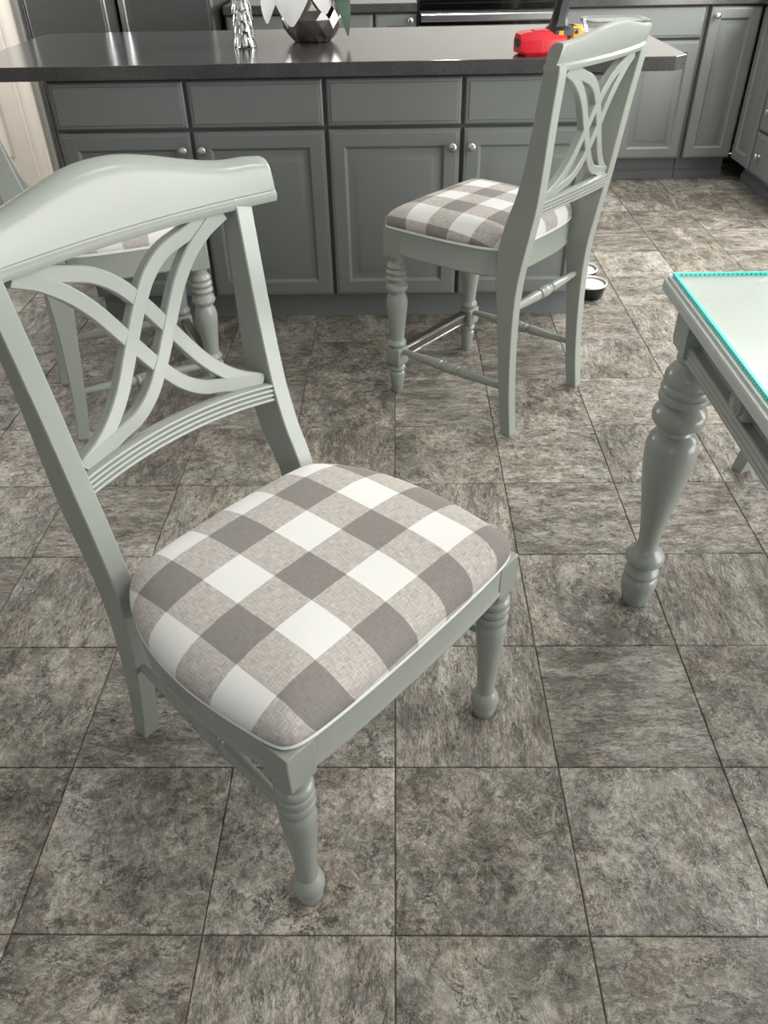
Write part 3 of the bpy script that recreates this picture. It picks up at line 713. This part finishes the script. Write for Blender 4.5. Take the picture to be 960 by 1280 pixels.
for lx in (IX, LX-IX):
    for ly in (-IY, -LY+IY):
        lg = MB().lathe(leg_prof, seg=40).obj('turned_leg', 'chair', tb, 30, (lx, ly, 0))
        b = 0.034
        blk = MB(); blk.loft([[(x*q, y*q, z) for x, y in ((-b, -b), (b, -b), (b, b), (-b, b))] for q, z in ((0.80, 0.634), (0.95, 0.640), (1.0, 0.652), (1.0, ZT-0.028))]); blk.obj('leg_block', 'chair', lg, 20)
apx = [(0.030, 0.040)]
# aprons: recessed board plus reeded lower rail
def apron(x0, x1, y0, y1, along):
    MB().box(x0, x1, y0, y1, 0.632, ZT-0.028).obj('apron', 'chair', tb, 0)
    for q in range(3):
        z = 0.634+0.0105*q
        if along == 'Y':
            s = -1 if x0 < LX/2 else 1; xx = (x0 if s < 0 else x1) + s*0.015
            MB().box(min(xx, xx-s*0.02), max(xx, xx-s*0.02), y0, y1, z-0.005, z+0.005).obj('reed_backing', 'chair', tb, 0)
            MB().tube((xx, y0, z), (xx, y1, z), [(0.006, 0), (0.006, 1)], 12).obj('reed', 'chair', tb, 40)
        else:
            s = 1 if y1 > -LY/2 else -1; yy = (y1 if s > 0 else y0) + s*0.006
            MB().tube((x0, yy, z), (x1, yy, z), [(0.006, 0), (0.006, 1)], 12).obj('reed', 'chair', tb, 40)
apron(IX-0.006, IX+0.014, -LY+IY+0.03, -IY-0.03, 'Y'); apron(LX-IX-0.004, LX-IX+0.018, -LY+IY+0.03, -IY-0.03, 'Y')
apron(IX+0.03, LX-IX-0.03, -IY-0.004, -IY+0.018, 'X'); apron(IX+0.03, LX-IX-0.03, -LY+IY-0.018, -LY+IY+0.004, 'X')
ros = MB(); ros.box(IX-0.030, IX-0.004, -0.40, -0.35, 0.670, 0.710, 0.002)
ros.lathe([(0.021, 0), (0.021, 0.006), (0.018, 0.009), (0.0155, 0.007), (0.013, 0.010), (0.0105, 0.008), (0.008, 0.012), (0.003, 0.014)], (IX-0.030, -0.375, 0.692), seg=28, frame=((0, 1, 0), (0, 0, 1), (-1, 0, 0)))
ros.obj('rosette', 'chair', tb, 30)
gt = tag(empty('glass_top', (0.507, 0.854, ZT)), 'clear glass sheet with green edge lying on the dining table', 'glass sheet')
gi = 0.017
MB().box(gi, LX-gi, -LY+gi, -gi, 0.0006, 0.0066).obj('pane', 'glass', gt, 0)
ge = MB()
ge.box(gi-0.0045, gi, -LY+gi-0.0045, -gi+0.0045, 0.0004, 0.0068); ge.box(LX-gi, LX-gi+0.0045, -LY+gi-0.0045, -gi+0.0045, 0.0004, 0.0068)
ge.box(gi, LX-gi, -gi, -gi+0.0045, 0.0004, 0.0068); ge.box(gi, LX-gi, -LY+gi-0.0045, -LY+gi, 0.0004, 0.0068)
ge.obj('glass_edge', 'glassedge', gt, 0)

# ------------------------------------------------------------------ pet bowls
def pet_bowl(loc, label):
    o = tag(empty('pet_bowl', loc), label, 'bowl', 'pet bowls on the floor'); o.scale = (1.22, 1.22, 1.1)
    MB().lathe([(0.046, 0.0), (0.048, 0.003), (0.056, 0.048), (0.0565, 0.050), (0.055, 0.051), (0.047, 0.045), (0.046, 0.01)], seg=40).obj('outer_shell', 'blackglaze', o, 35)
    MB().lathe([(0.0555, 0.047), (0.0585, 0.049), (0.0592, 0.053), (0.0575, 0.056), (0.0545, 0.055), (0.052, 0.048), (0.046, 0.016), (0.040, 0.010), (0.0, 0.0095)], seg=40).obj('inner_glaze', 'whiteglaze', o, 50)
    return o
pet_bowl((0.806, 2.582, 0), 'black pet bowl with white rim, the nearer of two beside the stool leg')
pet_bowl((0.800, 2.745, 0), 'black pet bowl with white rim, the farther of two beside the stool leg')

# ------------------------------------------------------------------ things on the island
ZI = 0.908
# hammered bowl vase with magnolia leaves
va = tag(empty('flower_vase', (-0.300, 2.835, ZI)), 'hammered dark metal vase on the island, filled with white petals and green leaves', 'vase')
prof = [(0.062, 0.0), (0.070, 0.002), (0.089, 0.020), (0.106, 0.045), (0.116, 0.075), (0.116, 0.105), (0.106, 0.135), (0.090, 0.155), (0.084, 0.162), (0.080, 0.160), (0.086, 0.150), (0.10, 0.13)]
mbv = MB(); NSG = 14; rows = []
for i, (r, h) in enumerate(prof[:9]):
    rows.append([(r*math.cos(2*math.pi*(j+0.5*(i % 2))/NSG), r*math.sin(2*math.pi*(j+0.5*(i % 2))/NSG), h) for j in range(NSG)])
vs_ = [p for r_ in rows for p in r_]; fs = []
for i in range(len(rows)-1):
    for j in range(NSG):
        j2 = (j+1) % NSG; a, b_, c_, d_ = i*NSG+j, i*NSG+j2, (i+1)*NSG+j2, (i+1)*NSG+j
        if i % 2 == 0: fs += [(a, b_, d_), (b_, c_, d_)]
        else: fs += [(a, b_, c_), (a, c_, d_)]
fs.append(tuple(reversed(range(NSG))))
mbv.add(vs_, fs); mbv.obj('bowl', 'hammered', va, 0)
MB().lathe([(0.078, 0.140), (0.078, 0.146), (0.0, 0.15)], seg=24).obj('filler', 'rubber', va, 40)
def petal(name, mat, base, direction, length, width, droop, parent, twist=0.0):
    d = Vector(direction).normalized(); sd = d.cross(Vector((0, 0, 1)))
    if sd.length < 1e-3: sd = Vector((1, 0, 0))
    sd.normalize(); nrm = sd.cross(d).normalized()
    sd2 = sd*math.cos(twist)+nrm*math.sin(twist); nr2 = nrm*math.cos(twist)-sd*math.sin(twist)
    NL, NW = 12, 4; vs_ = []; fs = []; base = Vector(base)
    for side in (0, 1):
        for i in range(NL+1):
            u = i/NL
            wv = width*(math.sin(math.pi*min(1, u*0.96+0.03))**0.62)*(1-0.25*u)
            ctr = base + d*(length*(u-0.30*u*u*u)) + Vector((0, 0, -droop*length*u*u*(1-0.12*u)))
            for j in range(-NW, NW+1):
                s_ = j/NW
                p = ctr + sd2*(wv*s_) + nr2*(0.16*wv*abs(s_)**1.5 + 0.05*wv*math.sin(9*u+2*s_)*abs(s_)) - nr2*(0.0012*side)
                vs_.append(p)
    K = 2*NW+1; N1 = (NL+1)*K
    for i in range(NL):
        for j in range(K-1):
            a = i*K+j; fs.append((a, a+1, a+K+1, a+K)); fs.append((N1+a, N1+a+K, N1+a+K+1, N1+a+1))
    for i in range(NL):
        for j in (0, K-1): a = i*K+j; fs.append((a, a+K, N1+a+K, N1+a))
    for i in (0, NL):
        for j in range(K-1): a = i*K+j; fs.append((a, a+1, N1+a+1, N1+a))
    m_ = MB(); m_.add(vs_, fs); return m_.obj(name, mat, parent, 60)
pet = [((-0.050, -0.075, 0.158), (-0.10, -1, 0.75), 0.125, 0.060, 1.35), ((-0.085, -0.05, 0.160), (-1, -0.8, 0.9), 0.140, 0.056, 1.2), ((-0.06, -0.02, 0.165), (-1, -0.5, 1.5), 0.14, 0.055, 0.9),
       ((0.050, -0.07, 0.160), (0.25, -1, 1.3), 0.11, 0.050, 1.3), ((0.0, -0.05, 0.165), (0.0, -0.9, 2.0), 0.16, 0.065, 0.6), ((-0.04, 0.04, 0.16), (-0.4, 0.6, 1.8), 0.15, 0.06, 0.6), ((0.05, 0.05, 0.16), (0.7, 0.6, 1.4), 0.16, 0.06, 0.8), ((0.0, 0.0, 0.16), (-0.1, 0.0, 2.0), 0.2, 0.06, 0.3)]
for p, d, l, w_, dr_ in pet: petal('petal', 'petal', p, d, l*1.05, w_*1.35, dr_*0.97, va, random.uniform(-0.25, 0.25))
for p, d, l, w_, dr_ in [((0.078, -0.045, 0.158), (0.8, -0.8, 0.8), 0.150, 0.046, 1.45), ((0.07, 0.02, 0.158), (1, 0.1, 1.1), 0.16, 0.05, 1.1), ((-0.02, 0.07, 0.158), (-0.2, 1, 1.0), 0.16, 0.05, 1.0)]:
    petal('leaf', 'leaf', p, d, l, w_, dr_, va, random.uniform(-0.2, 0.2))
# silver tree ornament
tr = tag(empty('tree_ornament', (-0.532, 2.690, ZI)), 'slim silver feathered tree ornament standing left of the vase', 'ornament')
MB().lathe([(0.036, 0.0), (0.037, 0.003), (0.030, 0.008), (0.020, 0.03), (0.016, 0.10), (0.012, 0.22), (0.007, 0.33), (0.002, 0.40)], seg=20).obj('trunk', 'silver', tr, 40)
def feather(z, ang, L, wv):
    m_ = MB(); d = Vector((math.cos(ang), math.sin(ang), 0)); sd = Vector((-math.sin(ang), math.cos(ang), 0))
    secs = []
    for i in range(6):
        u = i/5; wq = wv*(math.sin(math.pi*(0.12+0.86*u))**0.8); th = 0.0022*(1-u*0.6)
        c_ = d*(0.010 + L*0.55*math.sin(u*1.35)) + Vector((0, 0, z - L*0.95*u*u - 0.05*L*u))
        out = d*0.7+Vector((0, 0, 0.7))
        secs.append([c_+sd*wq, c_+out*(th+wq*0.25), c_-sd*wq, c_-out*th])
    m_.loft(secs); return m_.obj('frond', 'silver', tr, 60)
for q in range(11):
    z = 0.052+q*0.033; nf = 9 if q < 7 else 6
    for s_ in range(nf): feather(z, 2*math.pi*(s_+0.5*(q % 2))/nf+0.1*q, 0.058*(1-0.055*q), 0.0085*(1-0.05*q))
# cordless drill standing on its battery
dl = tag(empty('cordless_drill', (0.487, 2.412, ZI), R(12)), 'black and yellow cordless drill with a red battery, on the island behind the stool', 'drill')
def octbox(x0, x1, y0, y1, z0, z1, c, n=0):
    m_ = MB(); secs = []
    for x, k_ in ((x0, 0.80), (x0+c, 1.0), (x1-c*0.6, 1.0), (x1, 0.9)):
        ym = (y0+y1)/2; hy = (y1-y0)/2*k_; zm = (z0+z1)/2; hz = (z1-z0)/2*k_
        secs.append([(x, ym+a*hy, zm+b_*hz) for a, b_ in ((-1, -0.72), (-1, 0.35), (-0.66, 1), (0.66, 1), (1, 0.35), (1, -0.72), (0.85, -1), (-0.85, -1))])
    return m_.loft(secs)
bt = octbox(-0.080, 0.075, -0.045, 0.045, 0.0, 0.066, 0.020).obj('battery', 'redplastic', dl, 25)
bt['label'] = 'red battery pack'
MB().box(-0.0818, -0.077, -0.015, 0.015, 0.022, 0.048, 0.001).obj('label_plate', 'blackplastic', bt, 0)
for s_ in (-1, 1): MB().box(-0.0812, -0.074, s_*0.026-0.004, s_*0.026+0.004, 0.026, 0.046, 0.001).obj('vent', 'blackplastic', bt, 0)
MB().box(-0.012, -0.006, -0.0456, 0.0456, 0.004, 0.046, 0.001).box(-0.03, 0.045, -0.022, 0.022, 0.062, 0.070, 0.003).obj('rib', 'redplastic', bt, 20)
ft = octbox(0.022, 0.122, -0.036, 0.036, 0.048, 0.078, 0.012).obj('handle_base', 'blackplastic', dl, 30)
octbox(0.088, 0.130, -0.038, 0.038, 0.040, 0.078, 0.010).obj('yellow_shoe', 'yellow', ft, 25)
MB().lathe([(0.006, 0), (0.006, 0.003), (0.003, 0.0035)], (0.106, -0.037, 0.062), seg=14, frame=((1, 0, 0), (0, 0, 1), (0, -1, 0))).obj('screw', 'blackplastic', ft, 40)
MB().box(0.046, 0.062, -0.0375, -0.034, 0.055, 0.067, 0.001).obj('yellow_badge', 'yellow', ft, 0)
hp = cr([(0.056, 0, 0.070), (0.060, 0, 0.12), (0.072, 0, 0.165), (0.086, 0, 0.21), (0.092, 0, 0.25)], 4)
MB().sweep(hp, (0, 1, 0), [0.052, 0.046, 0.043, 0.041, 0.040, 0.040, 0.040, 0.041, 0.041, 0.042, 0.043, 0.044, 0.046, 0.048, 0.05, 0.052, 0.054], [0.072, 0.056, 0.050, 0.047, 0.046, 0.046, 0.047, 0.047, 0.048, 0.049, 0.05, 0.052, 0.055, 0.058, 0.06, 0.062, 0.064], 0.013).obj('grip', 'blackplastic', dl, 40)
MB().box(0.112, 0.126, -0.010, 0.010, 0.185, 0.232, 0.004).obj('trigger', 'yellow', dl)
MB().lathe([(0.024, -0.02), (0.036, 0.0), (0.038, 0.08), (0.036, 0.13), (0.030, 0.145)], (0, 0, 0.280), 'X', 28).obj('motor_housing', 'yellow', dl, 40)
MB().lathe([(0.026, 0.140), (0.026, 0.165), (0.022, 0.190), (0.012, 0.205), (0.004, 0.206)], (0, 0, 0.280), 'X', 24).obj('chuck', 'blackplastic', dl, 40)
# bit tray and clear box behind it
bc = tag(empty('bit_case', (0.672, 2.60, ZI), R(4)), 'small black and clear bit case behind the drill on the island', 'case')
MB().box(-0.055, 0.055, -0.04, 0.04, 0.0, 0.026, 0.004).obj('tray', 'blackplastic', bc)
MB().box(-0.055, 0.055, -0.04, 0.04, 0.0265, 0.046, 0.004).obj('lid', 'clearplastic', bc)
for q in range(5): MB().lathe([(0.003, 0.0), (0.003, 0.04), (0.002, 0.05)], (-0.04+0.02*q, -0.025, 0.031), 'Y', 8).obj('drill_bit', 'steel', bc, 40)
pb = tag(empty('clear_box', (0.935, 3.03, ZI), R(4)), 'clear plastic tub behind the crest of the checked stool, on the island', 'box')
pb.location.x = 0.81; pb.location.y = 2.79
bxm = MB(); w0, w1, d0, d1, h_ = 0.092, 0.104, 0.062, 0.072, 0.046
def rr(w_, d_, z): 
    c = 0.018; return [(-w_+c, -d_, z), (w_-c, -d_, z), (w_, -d_+c, z), (w_, d_-c, z), (w_-c, d_, z), (-w_+c, d_, z), (-w_, d_-c, z), (-w_, -d_+c, z)]
bxm.loft([rr(w0, d0, 0), rr(w1, d1, h_), rr(w1+0.007, d1+0.007, h_), rr(w1+0.007, d1+0.007, h_+0.006), rr(w1-0.001, d1-0.001, h_+0.006), rr(w0-0.002, d0-0.002, 0.0025)])
bxm.obj('tub', 'clearplastic', pb, 30)
lid = MB().loft([rr(w1+0.009, d1+0.009, h_+0.0065), rr(w1+0.009, d1+0.009, h_+0.0125), rr(w1+0.002, d1+0.002, h_+0.016), rr(w1-0.01, d1-0.01, h_+0.012), rr(w1-0.012, d1-0.012, h_+0.0095)])
lid.obj('lid', 'clearplastic', pb, 30)

# ------------------------------------------------------------------ ceiling cans
cans = [(1.6, 3.1), (-1.6, 3.4), (0.4, 3.8), (1.35, 0.6), (0.95, -0.5)]
words = ['above the right run of cabinets', 'in front of the fridge', 'in front of the oven', 'above the far end of the dining table', 'above the near part of the dining table']
for (x, y), wd_ in zip(cans, words):
    o = tag(empty('recessed_light', (x, y, HC)), 'round recessed ceiling light ' + wd_, 'ceiling light', 'recessed ceiling lights')
    MB().lathe([(0.095, -0.0005), (0.095, -0.006), (0.075, -0.008), (0.070, -0.0005)], seg=32).obj('trim_ring', 'ceil', o, 40)
    MB().lathe([(0.068, -0.0005), (0.066, -0.004), (0.0, -0.005)], seg=24).obj('lens', 'lamp', o, 40)
    l = bpy.data.lights.new('recessed_light_beam', 'SPOT'); l.energy = 46; l.color = (1.0, 0.975, 0.935); l.spot_size = R(125); l.spot_blend = 0.9; l.shadow_soft_size = 0.06
    lo = bpy.data.objects.new('lamp_beam', l); COL.objects.link(lo); lo.parent = o; lo.location = (0, 0, -0.015)
